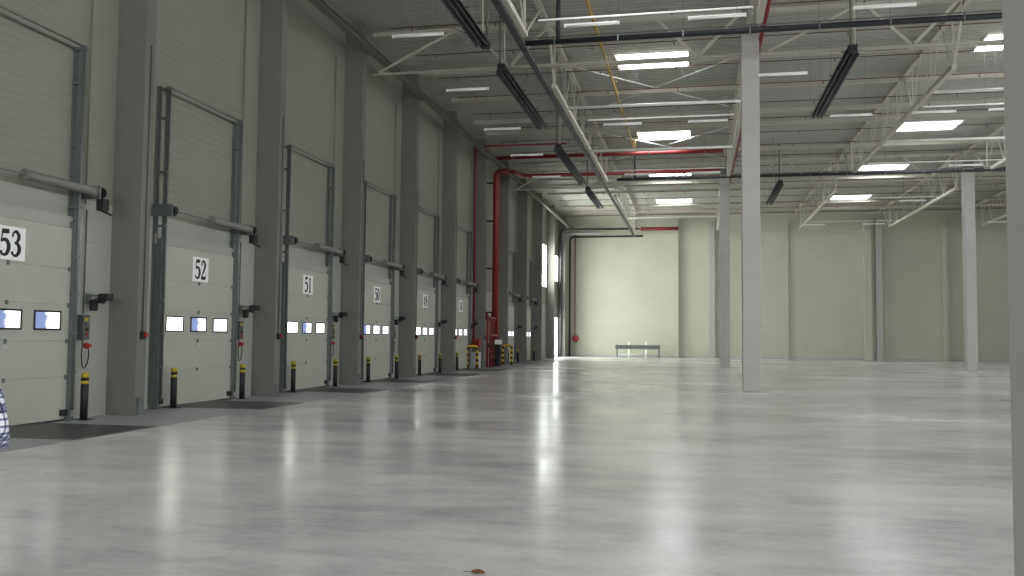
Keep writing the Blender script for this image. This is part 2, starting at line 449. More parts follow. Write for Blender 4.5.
# top purlins
pur = None
for i, yy in enumerate([8.0, 12.2, 16.4, 20.6, 24.8, 33.75, 37.9, 42.1, 44.6, 50.5, 60.6, 64.2, 70.8, 74.4]):
    o = MB().box((-10.7, -0.07, 12.16), (RX-0.2, 0.07, 12.18)).box((-10.7, -0.01, 12.18), (RX-0.2, 0.01, 12.32)).box((-10.7, -0.07, 12.32), (RX-0.2, 0.07, 12.335)).build('roof_purlin', M['steel'], loc=(0, yy, 0)) if pur is None else pur.copy()
    if pur is None: pur = o
    else: COL.objects.link(o); o.location = (0, yy, 0)
    tag(o, f'pale steel roof purlin crossing the hall, {ORD[i]} from the camera', 'purlin', 'purlins under the roof deck')

# ------------------------------------------------------------------ skylights
def skylight(label):
    t = thing('skylight', label, 'skylight', group='skylights in the roof')
    w, d = 2.85, 2.0
    f = MB()
    for a, b in (((-w/2, -d/2, -0.05), (w/2, -d/2+0.06, 0.06)), ((-w/2, d/2-0.06, -0.05), (w/2, d/2, 0.06)), ((-w/2, -d/2+0.06, -0.05), (-w/2+0.06, d/2-0.06, 0.06)), ((w/2-0.06, -d/2+0.06, -0.05), (w/2, d/2-0.06, 0.06))): f.box(a, b)
    f.build('frame', M['whitesteel'], t)
    MB().box((-w/2+0.06, -d/2+0.06, -0.01), (w/2-0.06, d/2-0.06, 0.02)).build('pane', M['sky_pane'], t)
    return t
sk = None
SX = [(-1.62, 'in the bay left of the mid-hall column'), (11.65, 'in the bay behind the nearest right column'), (24.9, 'in the bay along the right wall')]
SY = [-13.5, -1.5, 10.5, 22.6, 34.75, 47.9, 59.1, 71.1]
for i, (x, nm) in enumerate(SX):
    for j, y in enumerate(SY):
        lab = f'bright rectangular skylight {nm}, {ORD[j]} along the roof'
        if sk is None: sk = skylight(lab); sk.location = (x, y, ROOF-0.01)
        else: dup(sk, (x, y, ROOF-0.01), lab)

# ------------------------------------------------------------------ lamps
def batten(label):
    t = thing('batten_lamp', label, 'lamp', group='white batten lamps under the roof')
    MB().box((0, -0.04, 0.0), (1.5, 0.04, 0.05), 0.006).build('body', M['whitesteel'], t)
    MB().tube([(0.03, 0, -0.018), (1.47, 0, -0.018)], 0.019, 10).build('tube', M['tube'], t)
    for x in (0, 1.46): MB().box((x, -0.035, -0.045), (x+0.04, 0.035, 0.0), 0.004).build('end_cap', M['whitesteel'], t)
    for x in (0.25, 1.25): MB().tube([(x, 0, 0.05), (x, 0, ROOF-10.1)], 0.003, 6).build('hanger_wire', M['galv'], t)
    return t
LROW = [(23.4, [(-8.36, 'left of the gas pipe over door 51'), (-3.47, 'just right of the left truss'), (-.17, 'left of the mid-hall column'), (3.95, 'right of the mid-hall column')]),
        (28.95, [(-8.36, 'near the dock wall'), (2.0, 'touching the mid-hall column')]),
        (34.75, [(-8.4, 'near the dock wall'), (-5.05+0.3, 'crossing the left truss'), (-3.55, 'crossing the gas pipe'), (-.25, 'left of the mid-hall column'), (5.0, 'beside the dark heater'), (7.9, 'by the right truss'), (10.5, 'beside the nearest right column')]),
        (39.95, [(-8.37, 'near the dock wall')]),
        (45.6, [(-8.4, 'near the dock wall'), (-3.55, 'by the left truss'), (-.24, 'left of the second column'), (11.96, 'by the far right column')]),
        (56.75, [(7.77, 'by the right truss'), (12.1, 'under the right truss')]),
        (67.7, [(7.8, 'by the right truss end'), (11.95, 'by the back wall post'), (20.2, 'beside the far right column')])]
rn = ['nearest lamp row', 'second lamp row', 'third lamp row', 'fourth lamp row', 'fifth lamp row', 'sixth lamp row', 'farthest lamp row']
bt = None
for r, (y, xs) in enumerate(LROW):
    for x, nm in xs:
        if abs(x+4.75) < 0.01: continue
        lab = f'white batten lamp in the {rn[r]}, {nm}'
        if bt is None: bt = batten(lab); bt.location = (x, y, 10.08)
        else: dup(bt, (x, y, 10.08), lab)
def lrail(x0, x1, y, lab):
    t = thing('light_rail', lab, 'rail', (0, y, 10.30), 'white lamp rails')
    MB().box((x0, -0.025, 0), (x1, 0.025, 0.045)).build('channel', M['whitesteel'], t)
    n = int((x1-x0)/1.6)
    for i in range(n+1):
        x = x0+0.2+i*(x1-x0-0.4)/n
        MB().tube([(x, 0.03, 0.04), (x, 0.03, ROOF-10.3)], 0.003, 6).tube([(x, 0.03, 0.03), (x, 0.03, 0.11)], 0.02, 8).build('hanger', M['galv'], t)
for x0, x1, y, lab in ((-4.2, 1.5, 23.5, 'white lamp rail above the nearest lamps left of the mid-hall column'), (-4.2, 1.5, 34.85, 'white lamp rail by the near skylight'),
                       (-4.2, 1.5, 45.7, 'white lamp rail by the second skylight'), (8.3, 14.5, 34.85, 'white lamp rail beside the nearest right column'),
                       (8.3, 14.5, 45.7, 'white lamp rail left of the far right column'), (8.3, 14.5, 56.85, 'white lamp rail under the far right truss'), (8.3, 14.5, 67.8, 'white lamp rail near the back wall on the right')):
    lrail(x0, x1, y, lab)

# ------------------------------------------------------------------ radiant heaters
def heater(L, label):
    t = thing('radiant_heater', label, 'heater', group='dark radiant heaters under the roof')
    prof = [(-0.24, 0), (-0.13, 0.18), (0.13, 0.18), (0.24, 0), (0.225, 0), (0.12, 0.165), (-0.12, 0.165), (-0.225, 0)]
    MB().prism(prof, 0, L, 'XZ').build('reflector', M['heater'], t)
    for x in (-0.09, 0.09): MB().tube([(x, 0.1, 0.06), (x, L-0.1, 0.06)], 0.05, 10).build('burner_tube', M['heater'], t)
    MB().box((-0.12, -0.28, 0.02), (0.14, 0.0, 0.22), 0.02).build('burner_box', M['black'], t)
    MB().tube([(-0.04, -0.2, 0.2), (-0.04, -0.2, ROOF-10.35)], 0.035, 10).build('flue_pipe', M['darksteel'], t)
    MB().tube([(0.08, -0.1, 0.2), (0.08, -0.1, ROOF-10.35)], 0.03, 10).build('air_pipe', M['steel'], t)
    MB().pipe([(0.2, 0.3, 0.2), (0.75, 0.9, 0.35), (1.8, 0.9, 0.35)], 0.018, 8).build('gas_hose', M['darksteel'], t)
    n = max(2, int(L/2.4))
    for i in range(n+1):
        yy = 0.3+i*(L-0.6)/n
        MB().box((-0.25, yy-0.015, 0.17), (0.25, yy+0.015, 0.2)).build('strap', M['galv'], t)
        for x in (-0.2, 0.2): MB().tube([(x, yy, 0.18), (x, yy, ROOF-10.35)], 0.004, 6).build('hanger_wire', M['galv'], t)
    return t
hn = ['nearest', 'second', 'third', 'farthest']
for i, (y0, y1) in enumerate(((17.5, 25.4), (28.0, 36.2), (40.2, 50.0), (51.9, 59.3))):
    h = heater(y1-y0, f'long dark radiant heater in the left row, {hn[i]} from the camera'); h.location = (-6.18, y1 if i == 0 else y0, 10.32); h.rotation_euler = (0, 0, PI if i == 0 else 0)
for i, (y0, y1) in enumerate(((28.0, 36.2), (51.3, 59.2))):
    h = heater(y1-y0, f'long dark radiant heater right of the mid-hall column, {("nearer", "farther")[i]} of two'); h.location = (4.66, y0, 10.32)

# ------------------------------------------------------------------ sprinkler branch pipes
def sprinkler(label):
    t = thing('sprinkler_pipe', label, 'pipe', group='sprinkler pipes under the roof')
    MB().tube([(-10.2, 0, 12.12), (RX-0.6, 0, 12.12)], 0.019, 8).build('pipe', M['sprink'], t)
    x = -9.4; pm = None
    while x < 27:
        if pm is None:
            pm = MB().lathe([(0.03, 0.0), (0.03, 0.03), (0.014, 0.045), (0.014, 0.1), (0.035, 0.105), (0.035, 0.112)], (0, 0, -0.11), n=8).build('sprinkler_head', M['sprink'], t, (x, 0, 12.10))
        else:
            o = pm.copy(); COL.objects.link(o); o.location = (x, 0, 12.10)
        x += 2.9
    return t
sp = None
for i in range(20):
    y = 19.4+2.95*i
    lab = f'thin brown-red sprinkler pipe crossing the ceiling, {ORD[i]} from the camera'
    if sp is None: sp = sprinkler(lab); sp.location = (0, y, 0)
    else: dup(sp, (0, y, 0), lab)

# black siphonic drain pipes across the hall
def drain(x0, x1, y, z, lab, r=0.08):
    t = thing('drain_pipe', lab, 'pipe', (0, y, 0), 'black drain pipes')
    MB().tube([(x0, 0, z), (x1, 0, z)], r, 12).tube([(x0+1.0, 0, ROOF), (x0+1.0, 0, z)], r*0.75, 12).build('pipe', M['duct'], t)
    x = x0+0.9
    while x < x1:
        MB().box((x-0.02, -r-0.012, z-r-0.012), (x+0.02, r+0.012, z+r+0.012)).tube([(x, 0, z+r), (x, 0, ROOF)], 0.008, 6).build('pipe_clip', M['galv'], t); x += 1.9
    MB().tube([(x0+0.3, 0, z+r+0.06), (x1, 0, z+r+0.06)], 0.018, 6).build('support_rail', M['galv'], t)
drain(-5.03, RX-0.5, 26.0, 10.56, 'black drain pipe crossing in front of the mid-hall column top', 0.085)
drain(-4.3, RX-0.5, 49.7, 10.56, 'black drain pipe crossing behind the second column')
# corner downpipes
t = thing('corner_downpipe', 'outer black downpipe bending into the far left corner', 'pipe', group='black downpipes in the far left corner')
MB().pipe([(-11.38, 75.7, 0), (-11.38, 75.7, 11.0), (-4.8, 75.7, 11.0)], 0.09, 12, 0.5).build('pipe', M['duct'], t)
for z in (2, 4, 6, 8, 10): MB().box((-11.4, 75.68, z), (-11.36, 76.0, z+0.05)).build('pipe_clip', M['galv'], t)
t = thing('corner_downpipe', 'inner black downpipe bending along the back wall', 'pipe', group='black downpipes in the far left corner')
MB().pipe([(-11.0, 78.75, 0), (-11.0, 78.75, 10.7), (-4.5, 78.75, 10.7)], 0.09, 12, 0.4).build('pipe', M['duct'], t)
for z in (2, 4, 6, 8, 10): MB().box((-11.02, 78.83, z), (-10.98, BY-0.01, z+0.05)).build('pipe_clip', M['galv'], t)
t = thing('corner_downpipe', 'pale grey downpipe between the two black corner pipes', 'pipe')
MB().pipe([(-11.4, 78.2, 0), (-11.4, 78.2, 10.95), (-8.2, 78.2, 10.95)], 0.13, 12, 0.5).build('pipe', M['plastic'], t)
for z in (2, 5, 8): MB().box((WX, 78.18, z), (-11.25, 78.22, z+0.05)).build('pipe_clip', M['galv'], t)

# yellow gas pipe
t = thing('gas_pipe', 'yellow gas pipe running along under the ceiling', 'pipe')
MB().tube([(-3.15, 14, 11.7), (-3.15, 47.5, 11.7)], 0.05, 10).pipe([(-3.15, 47.5, 11.7), (-3.15, 47.5, 12.4)], 0.03, 8).build('pipe', M['gas'], t)
for k in range(11): MB().box((-3.22, 15+3*k, 11.64), (-3.08, 15.05+3*k, 11.76)).tube([(-3.15, 15.02+3*k, 11.75), (-3.15, 15.02+3*k, ROOF)], 0.008, 6).build('pipe_clip', M['gas'], t)

# ------------------------------------------------------------------ red sprinkler mains
t = thing('red_riser', 'thick red sprinkler riser on the dock wall turning under the roof', 'pipe')
MB().pipe([(-11.1, 49.0, 0.0), (-11.1, 49.0, 11.06), (-10.35, 49.0, 11.06)], 0.19, 16, 0.45).pipe([(-10.36, 49.0, 11.06), (-10.1, 49.0, 11.06), (-9.8, 50.4, 11.06), (1.4, 50.4, 11.06)], 0.11, 14, 0.3).build('pipe', M['red'], t)
for z in (3.0, 5.5, 8.2, 10.4): MB().box((WX+0.005, 48.95, z), (-10.88, 49.05, z+0.08)).build('pipe_clip', M['black'], t)
t = thing('red_main', 'red sprinkler main crossing the roof above the riser', 'pipe', group='red sprinkler mains')
MB().pipe([(-11.3, 48.4, 11.75), (1.5, 48.4, 11.75)], 0.11, 12).build('pipe', M['red'], t)
for x in (-10, -7, -2.5, 0.5): MB().box((x, 48.28, 11.63), (x+0.05, 48.52, 11.87)).tube([(x+0.02, 48.4, 11.86), (x+0.02, 48.4, ROOF)], 0.008, 6).build('pipe_clip', M['galv'], t)
t = thing('red_main', 'thin dark red pipe climbing the column by door 48', 'pipe', group='red sprinkler mains')
MB().pipe([(-11.52, 45.75, 1.56), (-11.52, 45.75, 11.85), (-6.6, 45.75, 11.85)], 0.05, 10, 0.15).build('pipe', M['red'], t)
for z in (2.5, 5, 7.5, 10): MB().box((-11.58, 45.72, z), (-11.46, 45.99, z+0.05)).build('pipe_clip', M['black'], t)
t = thing('red_main', 'red pipe running along the column row under the roof', 'pipe', group='red sprinkler mains')
MB().tube([(2.1, 14, 11.35), (2.1, 55.6, 11.35)], 0.07, 12).build('pipe', M['red'], t)
for k in range(10): MB().box((2.0, 16+4*k, 11.26), (2.2, 16.05+4*k, 11.44)).tube([(2.1, 16.02+4*k, 11.43), (2.1, 16.02+4*k, ROOF)], 0.008, 6).build('pipe_clip', M['galv'], t)
t = thing('red_main', 'short thick red pipe under the roof at the back wall', 'pipe', group='red sprinkler mains')
MB().tube([(-4.6, 77.3, 11.15), (-1.4, 77.3, 11.15)], 0.16, 12).tube([(-9.2, 77.3, 11.15), (-4.6, 77.3, 11.15)], 0.06, 10).build('pipe', M['red'], t)
for x in (-4.3, -1.8): MB().box((x, 77.12, 10.97), (x+0.05, 77.48, 11.33)).tube([(x+0.02, 77.3, 11.3), (x+0.02, 77.3, ROOF)], 0.008, 6).build('pipe_clip', M['galv'], t)

# valve station at the foot of the riser
t = thing('sprinkler_valve_station', 'red sprinkler valve pipework standing by the riser foot', 'valve station', (-11.1, 48.0, 0))
for i, yy in enumerate((-1.3, -0.65, 0.0)):
    MB().pipe([(0.12, yy, 0), (0.12, yy, 2.9-0.15*i), (-0.3, yy, 2.9-0.15*i)], 0.06, 10, 0.15).build('standpipe', M['red'], t)
MB().tube([(0.12, -1.5, 1.75), (0.12, 0.9, 1.75)], 0.06, 10).tube([(0.12, -1.5, 0.55), (0.12, 0.4, 0.55)], 0.05, 10).tube([(0.12, -1.5, 2.7), (0.0, 1.2, 2.7)], 0.07, 10).build('manifold', M['red'], t)
MB().tube([(-0.05, 1.2, 0.9), (-0.05, 1.2, 3.0)], 0.24, 16).build('alarm_vessel', M['red'], t)
for yy in (-1.3, -0.65, 0.0):
    MB().lathe([(0.1, 0), (0.1, 0.04), (0.03, 0.05), (0.03, 0.09)], (0.18, yy, 1.2), 'X', 14).build('hand_wheel', M['black'], t)
MB().box((0.05, 0.55, 0.02), (0.4, 1.0, 1.25), 0.04).build('pump_unit', M['black'], t)
MB().lathe([(0.16, 0), (0.16, 0.03), (0.05, 0.04)], (0.4, 0.78, 0.8), 'X', 16).build('hand_wheel', M['black'], t)
MB().box((0.25, -0.12, 1.25), (0.65, -0.10, 1.5)).build('name_plate', M['white'], t)

# hoop guards
def hoop(label, loc):
    t = thing('hoop_guard', label, 'barrier', loc, 'striped hoop guards')
    MB().pipe([(-0.27, 0, 0), (-0.27, 0, 1.15), (0.27, 0, 1.15), (0.27, 0, 0)], 0.075, 12, 0.16).build('hoop', M['hazard'], t)
    for x in (-0.27, 0.27): MB().box((x-0.12, -0.12, 0.004), (x+0.12, 0.12, 0.022)).build('base_plate', M['black'], t)
hoop('yellow and black hoop guard at the column by door 48', (-11.3, 44.6, 0))
hoop('yellow and black hoop guard beside the red riser', (-10.85, 51.2, 0))
t = thing('fire_extinguisher_box', 'red fire box on the column by door 48', 'fire box', (-11.4, 45.86, 1.05))
MB().box((-0.2, -0.12, 0), (0.2, 0.13, 0.5), 0.02).build('box', M['brightred'], t); MB().box((-0.16, -0.13, 0.05), (0.16, -0.12, 0.45), 0.004).build('lid', M['red'], t)
MB().box((0.12, -0.15, 0.22), (0.15, -0.13, 0.3)).build('handle', M['black'], t)
t = thing('cabinet_box', 'grey box on the floor behind the hoop guard by door 48', 'box', (-11.3, 45.3, 0))
MB().box((-0.25, -0.25, 0.0), (0.25, 0.25, 0.85), 0.02).build('body', M['plastic'], t); MB().box((-0.22, -0.27, 0.08), (0.22, -0.25, 0.8), 0.005).build('lid', M['plastic'], t)

# ------------------------------------------------------------------ numerals (serif, drawn as tapering strokes)
def spline(pts, n=8):
    out = []
    P = [pts[0]]+list(pts)+[pts[-1]]
    for i in range(1, len(P)-2):
        for j in range(n):
            t = j/n
            out.append(tuple(0.5*((2*P[i][k])+(-P[i-1][k]+P[i+1][k])*t+(2*P[i-1][k]-5*P[i][k]+4*P[i+1][k]-P[i+2][k])*t*t+(-P[i-1][k]+3*P[i][k]-3*P[i+1][k]+P[i+2][k])*t**3) for k in range(3)))
    out.append(tuple(pts[-1])); return out
# stroke: list of (x, y, width) in a 0.6 x 1 box; 'dot': (x, y, r)
GL = {
 '5': [[(0.14, 0.98, .05), (0.12, 0.75, .05), (0.09, 0.52, .05)], [(0.12, 0.93, .13), (0.3, 0.93, .13), (0.52, 0.95, .12)],
       [(0.09, 0.53, .05), (0.25, 0.61, .09), (0.42, 0.55, .13), (0.51, 0.34, .16), (0.42, 0.11, .12), (0.24, 0.03, .07), (0.08, 0.09, .07)], 'd', (0.09, 0.12, .075)],
 '3': [[(0.07, 0.80, .06), (0.18, 0.94, .07), (0.33, 0.95, .10), (0.45, 0.78, .14), (0.36, 0.58, .09), (0.22, 0.53, .05)],
       [(0.22, 0.53, .05), (0.4, 0.48, .11), (0.5, 0.29, .16), (0.4, 0.09, .11), (0.24, 0.03, .07), (0.07, 0.12, .07)], 'd', (0.09, 0.13, .075), (0.09, 0.79, .06)],
 '2': [[(0.08, 0.74, .06), (0.16, 0.92, .08), (0.31, 0.96, .09), (0.46, 0.80, .15), (0.40, 0.56, .12), (0.2, 0.26, .07), (0.07, 0.07, .05)], [(0.06, 0.065, .13), (0.3, 0.065, .13), (0.54, 0.075, .12)], [(0.52, 0.06, .05), (0.56, 0.26, .03)], 'd', (0.10, 0.76, .07)],
 '1': [[(0.31, 0.99, .15), (0.31, 0.5, .15), (0.31, 0.02, .15)], [(0.31, 0.97, .06), (0.20, 0.90, .05), (0.10, 0.85, .03)], [(0.10, 0.02, .05), (0.3, 0.02, .05), (0.52, 0.02, .05)]],
 '0': [[(0.3, 0.97, .07), (0.13, 0.8, .14), (0.09, 0.5, .16), (0.13, 0.2, .14), (0.3, 0.03, .07), (0.47, 0.2, .14), (0.51, 0.5, .16), (0.47, 0.8, .14), (0.3, 0.97, .07)]],
 '4': [[(0.40, 0.99, .14), (0.40, 0.5, .14), (0.40, 0.02, .14)], [(0.36, 0.97, .05), (0.2, 0.62, .05), (0.04, 0.30, .05)], [(0.03, 0.28, .09), (0.3, 0.28, .09), (0.57, 0.28, .09)], [(0.26, 0.02, .05), (0.4, 0.02, .05), (0.54, 0.02, .05)]],
 '9': [[(0.3, 0.97, .07), (0.12, 0.84, .13), (0.10, 0.66, .15), (0.28, 0.46, .08), (0.44, 0.58, .10)], [(0.3, 0.97, .07), (0.47, 0.82, .14), (0.50, 0.55, .16), (0.42, 0.22, .12), (0.26, 0.04, .08), (0.10, 0.08, .06)], 'd', (0.11, 0.12, .07)],
 '8': [[(0.3, 0.97, .08), (0.15, 0.85, .12), (0.14, 0.68, .13), (0.3, 0.52, .12), (0.46, 0.36, .14), (0.48, 0.18, .14), (0.3, 0.03, .08), (0.11, 0.16, .13), (0.12, 0.36, .12), (0.3, 0.52, .1), (0.44, 0.66, .11), (0.45, 0.84, .11), (0.3, 0.97, .08)]],
}
def numerals(text, w, h, parent, loc):
    """digits on the plane facing +x; reading direction +y"""
    mb = MB()
    total = len(text); dw = w/total
    k = 0
    def ribbon(pts, oy, layer):
        P = spline(pts, 7); L_, R_ = [], []
        for i, (x, y, wd) in enumerate(P):
            wd = wd*1.3+0.015
            a = P[max(i-1, 0)]; b = P[min(i+1, len(P)-1)]
            dx, dy = b[0]-a[0], b[1]-a[1]; l = math.hypot(dx, dy) or 1
            nx, ny = -dy/l*wd/2, dx/l*wd/2
            sx = dw/0.62
            X = 0.002+layer*0.0004
            L_.append(mb.bm.verts.new((X, oy+(x+nx)*sx, (y+ny)*h))); R_.append(mb.bm.verts.new((X, oy+(x-nx)*sx, (y-ny)*h)))
        for i in range(len(P)-1): mb.bm.faces.new((L_[i], R_[i], R_[i+1], L_[i+1]))
    for ci, ch in enumerate(text):
        mode = 's'
        for st in GL[ch]:
            if st == 'd': mode = 'd'; continue
            if mode == 's': ribbon(st, ci*dw, k % 4); k += 1
            else:
                x, y, r = st; vs = [mb.bm.verts.new((0.0045, ci*dw+(x+math.cos(2*PI*q/14)*r)*dw/0.62, (y+math.sin(2*PI*q/14)*r*0.9)*h)) for q in range(14)]
                mb.bm.faces.new(vs)
    return mb.build('numerals', M['digit'], parent, loc)

# ------------------------------------------------------------------ dock doors
LX = -11.55         # room-side face of the leaf
def dock_door(n, num, cy, label, blues):
    t = thing(f'door_{n}', label, 'door', (0, cy, 0), 'white sectional dock doors'); struct(t)
    hw, H = 1.58, 3.60
    leaf = MB(); JZ = (0.03, 0.82, 1.49, 2.16, 2.84, 3.60)
    for i in range(5):
        leaf.box((LX-0.045, -hw, JZ[i]+0.009), (LX, hw, JZ[i+1]-0.007), 0.006)
    leaf.box((LX-0.05, -hw+0.01, 0.03), (LX-0.012, hw-0.01, H+0.02))
    leaf.build('leaf', M['door'], t)
    MB().box((LX-0.045, -hw, 0.0), (LX-0.002, hw, 0.045)).build('bottom_seal', M['seal'], t)
    MB().box((WX, -hw-0.1, H+0.03), (LX-0.05, hw+0.1, H+0.25)).build('lintel_panel', M['plinth'], t)
    for j, oy in enumerate((-0.97, 0.02, 1.0)):
        pm = M['pane_blue'] if j in blues else M['pane_sun'] if j == 0 else M['pane_white']
        fr = MB(); w2, z0, z1, d = 0.345, 1.69, 2.05, 0.034
        for a, b in (((LX-0.002, oy-w2, z0), (LX+0.018, oy+w2, z0+d)), ((LX-0.002, oy-w2, z1-d), (LX+0.018, oy+w2, z1)), ((LX-0.002, oy-w2, z0+d), (LX+0.018, oy-w2+d, z1-d)), ((LX-0.002, oy+w2-d, z0+d), (LX+0.018, oy+w2, z1-d))):
            fr.box(a, b, 0.004)
        f = fr.build('window_frame', M['black'], t)
        MB().box((LX+0.001, oy-w2+d, z0+d), (LX+0.006, oy+w2-d, z1-d)).build('pane', pm, f)
    # hinges, corner rollers, lock
    for i in range(1, 5):
        z = JZ[i]
        for oy in (-1.52, 0.0, 1.52):
            MB().box((LX, oy-0.03, z-0.04), (LX+0.02, oy+0.03, z+0.04), 0.006).build('hinge', M['galv'], t)
    for oy in (-1.48, 1.48): MB().box((LX, oy-0.09, 0.1), (LX+0.06, oy+0.09, 0.22), 0.02).build('corner_bracket', M['black'], t)
    MB().box((LX, -0.08, 1.36), (LX+0.012, 0.08, 1.42), 0.004).build('grip', M['plastic'], t)
    if num:
        MB().box((LX+0.0005, -0.30, 2.89), (LX+0.006, 0.38, 3.47)).build('number_plate', M['white'], t)
        pl = kids(t)[-1] if False else [c for c in kids(t) if c.name.startswith('number_plate')][0]
        numerals(num, 0.50, 0.45, pl, (LX+0.006, -0.21, 2.955))
    return t
def guide_rails(label):
    t = thing('guide_rail_frame', label, 'door track', group='galvanised door tracks')
    ZT = 7.14
    for s in (-1, 1):
        MB().box((WX+0.005, s*1.65-0.012, 0), (-11.59, s*1.65+0.012, ZT)).box((WX+0.005, s*1.65-0.06, 0.1), (WX+0.02, s*1.65+0.06, ZT)).box((WX+0.005, s*1.605-0.04, 0), (-11.49, s*1.605+0.04, 3.75), 0.006).box((WX+0.005, s*1.605-0.08, 0), (-11.46, s*1.605+0.08, 0.08), 0.004).build('upright', M['galv'], t)
        MB().box((-11.53, s*1.59-0.014, 0.2), (-11.43, s*1.59+0.014, ZT)).tube([(-11.43, s*1.59, 0.2), (-11.43, s*1.59, ZT)], 0.026, 8).build('roller_track', M['galv'], t)
        for z in (0.9, 1.62, 2.35, 3.06, 4.0, 5.2, 6.4, 7.06): MB().box((WX+0.02, s*1.605-0.05, z), (-11.42, s*1.605+0.05, z+0.045), 0.004).build('track_bracket', M['galv'], t)
    MB().tube([(WX+0.03, -1.68, ZT-0.05), (WX+0.03, 1.68, ZT-0.05)], 0.014, 8).build('top_bar', M['galv'], t)
    MB().tube([(-11.44, -1.60, ZT-0.02), (-11.44, 1.68, ZT-0.02)], 0.018, 8).build('top_bar', M['galv'], t)
    return t
def spring_shaft(label):
    t = thing('torsion_spring_shaft', label, 'spring shaft', group='torsion spring shafts over the dock doors')
    X, Z = -11.25, 4.35
    MB().tube([(X, -1.8, Z), (X, 2.02, Z)], 0.018, 10).build('shaft', M['galv'], t)
    # coil modelled as a ribbed sleeve
    prof = []; h = 0.0
    while h < 1.72: prof += [(0.08, h), (0.087, h+0.012), (0.08, h+0.024)]; h += 0.03
    MB().lathe(prof, (X, -0.02, Z), 'Y', 18).build('spring', M['springsteel'], t)
    for y in (-0.06, 1.70): MB().lathe([(0.10, 0), (0.10, 0.06)], (X, y, Z), 'Y', 18).build('spring_cone', M['darksteel'], t)
    for y in (-1.74, 1.86):
        MB().box((WX+0.005, y-0.02, Z-0.13), (X+0.06, y+0.02, Z+0.13), 0.004).box((WX+0.005, y-0.1, Z-0.13), (WX+0.025, y+0.1, Z+0.13)).build('shaft_bracket', M['galv'], t)
    MB().lathe([(0.11, 0), (0.11, 0.02), (0.085, 0.03), (0.085, 0.09), (0.11, 0.1), (0.11, 0.12)], (X, -1.70, Z), 'Y', 18).build('cable_drum', M['black'], t)
    MB().lathe([(0.11, 0), (0.11, 0.05), (0.06, 0.06), (0.06, 0.1)], (X, 1.94, Z), 'Y', 16).build('chain_wheel', M['black'], t)
    MB().box((X-0.1, 1.95, Z-0.34), (X+0.06, 2.14, Z-0.1), 0.02).bar((X-0.02, 2.05, Z-0.34), (X+0.16, 2.08, Z-0.42), 0.04, 0.04).build('gear_box', M['black'], t)
    MB().tube([(WX+0.05, 2.02, Z-0.2), (WX+0.05, 2.02, 10.9)], 0.016, 8).build('conduit', M['darksteel'], t)
    return t
def bollard(label):
    t = thing('bollard', label, 'bollard', group='black bollards with yellow bands')
    MB().lathe([(0.07, 0.0), (0.07, 0.82)], (0, 0, 0), n=20).build('post', M['black'], t)
    MB().lathe([(0.0715, 0), (0.0715, 0.06)], (0, 0, 0.68), n=20).build('band', M['yellow'], t)
    MB().lathe([(0.072, 0), (0.072, 0.06), (0.06, 0.085), (0.03, 0.095)], (0, 0, 0.80), n=20).build('cap', M['yellow'], t)
    MB().box((-0.13, -0.13, 0), (0.13, 0.13, 0.012)).build('base_plate', M['black'], t)
    return t
def leveller(label):
    t = thing('dock_leveller', label, 'dock leveller', group='dock levellers set in the floor')
    MB().box((-11.5, -1.0, 0.0), (-9.35, 1.0, 0.012), 0.004).build('plate', M['leveller'], t)
    MB().box((-11.56, -1.04, 0), (-9.3, -1.0, 0.016)).box((-11.56, 1.0, 0), (-9.3, 1.04, 0.016)).box((-9.35, -1.0, 0), (-9.3, 1.0, 0.016)).build('edge_frame', M['galv'], t)
    MB().tube([(-11.52, -0.98, 0.016), (-11.52, 0.98, 0.016)], 0.014, 8).build('hinge', M['galv'], t)
    return t
def control_box(label):
    t = thing('door_control_box', label, 'control box', group='door control boxes')
    y = 2.06
    MB().box((WX+0.005, y-0.10, 1.52), (WX+0.14, y+0.10, 2.0), 0.015).build('box', M['darkplastic'], t)
    for z, m in ((1.62, 'brightred'), (1.72, 'black'), (1.82, 'darksteel')): MB().lathe([(0.028, 0), (0.028, 0.025)], (WX+0.14, y, z), 'X', 12).build('button', M[m], t)
    MB().box((WX+0.139, y-0.06, 1.87), (WX+0.144, y+0.05, 1.94), 0.001).build('warning_plate', M['yellow'], t)
    MB().lathe([(0.06, 0), (0.06, 0.04), (0.04, 0.05), (0.04, 0.11)], (WX+0.005, y+0.16, 1.40), 'X', 14).build('stop_button', M['brightred'], t)
    c = spline([(y, 1.52, 0), (y-0.03, 1.20, 0), (y+0.02, 0.98, 0), (y+0.12, 1.02, 0), (y+0.18, 1.2, 0), (y+0.16, 1.36, 0)], 6)
    MB().tube([(WX+0.07, a, b) for a, b, _ in c], 0.011, 6).build('cable', M['black'], t)
    MB().tube([(WX+0.04, y+0.02, 2.02), (WX+0.04, y+0.02, 4.05)], 0.014, 8).build('conduit', M['darkplastic'], t)
    return t
def dock_light(label):
    t = thing('dock_light', label, 'lamp', group='dock lights beside the doors')
    y, z = 2.24, 2.32
    MB().box((WX+0.005, y-0.07, z-0.1), (WX+0.03, y+0.07, z+0.1)).build('wall_plate', M['galv'], t)
    MB().bar((WX+0.02, y, z+0.06), (WX+0.44, y+0.05, z+0.06), 0.03, 0.03).bar((WX+0.02, y, z-0.08), (WX+0.24, y+0.03, z+0.05), 0.022, 0.022).build('arm', M['galv'], t)
    MB().box((WX+0.28, y-0.08, z-0.04), (WX+0.50, y+0.12, z+0.10), 0.03).lathe([(0.07, 0), (0.085, 0.08), (0.085, 0.1)], (WX+0.24, y+0.02, z-0.02), 'X', 16).build('lamp_head', M['black'], t)
    MB().box((WX+0.08, y-0.06, z-0.24), (WX+0.20, y+0.07, z-0.02), 0.025).build('motor', M['black'], t)
    return t
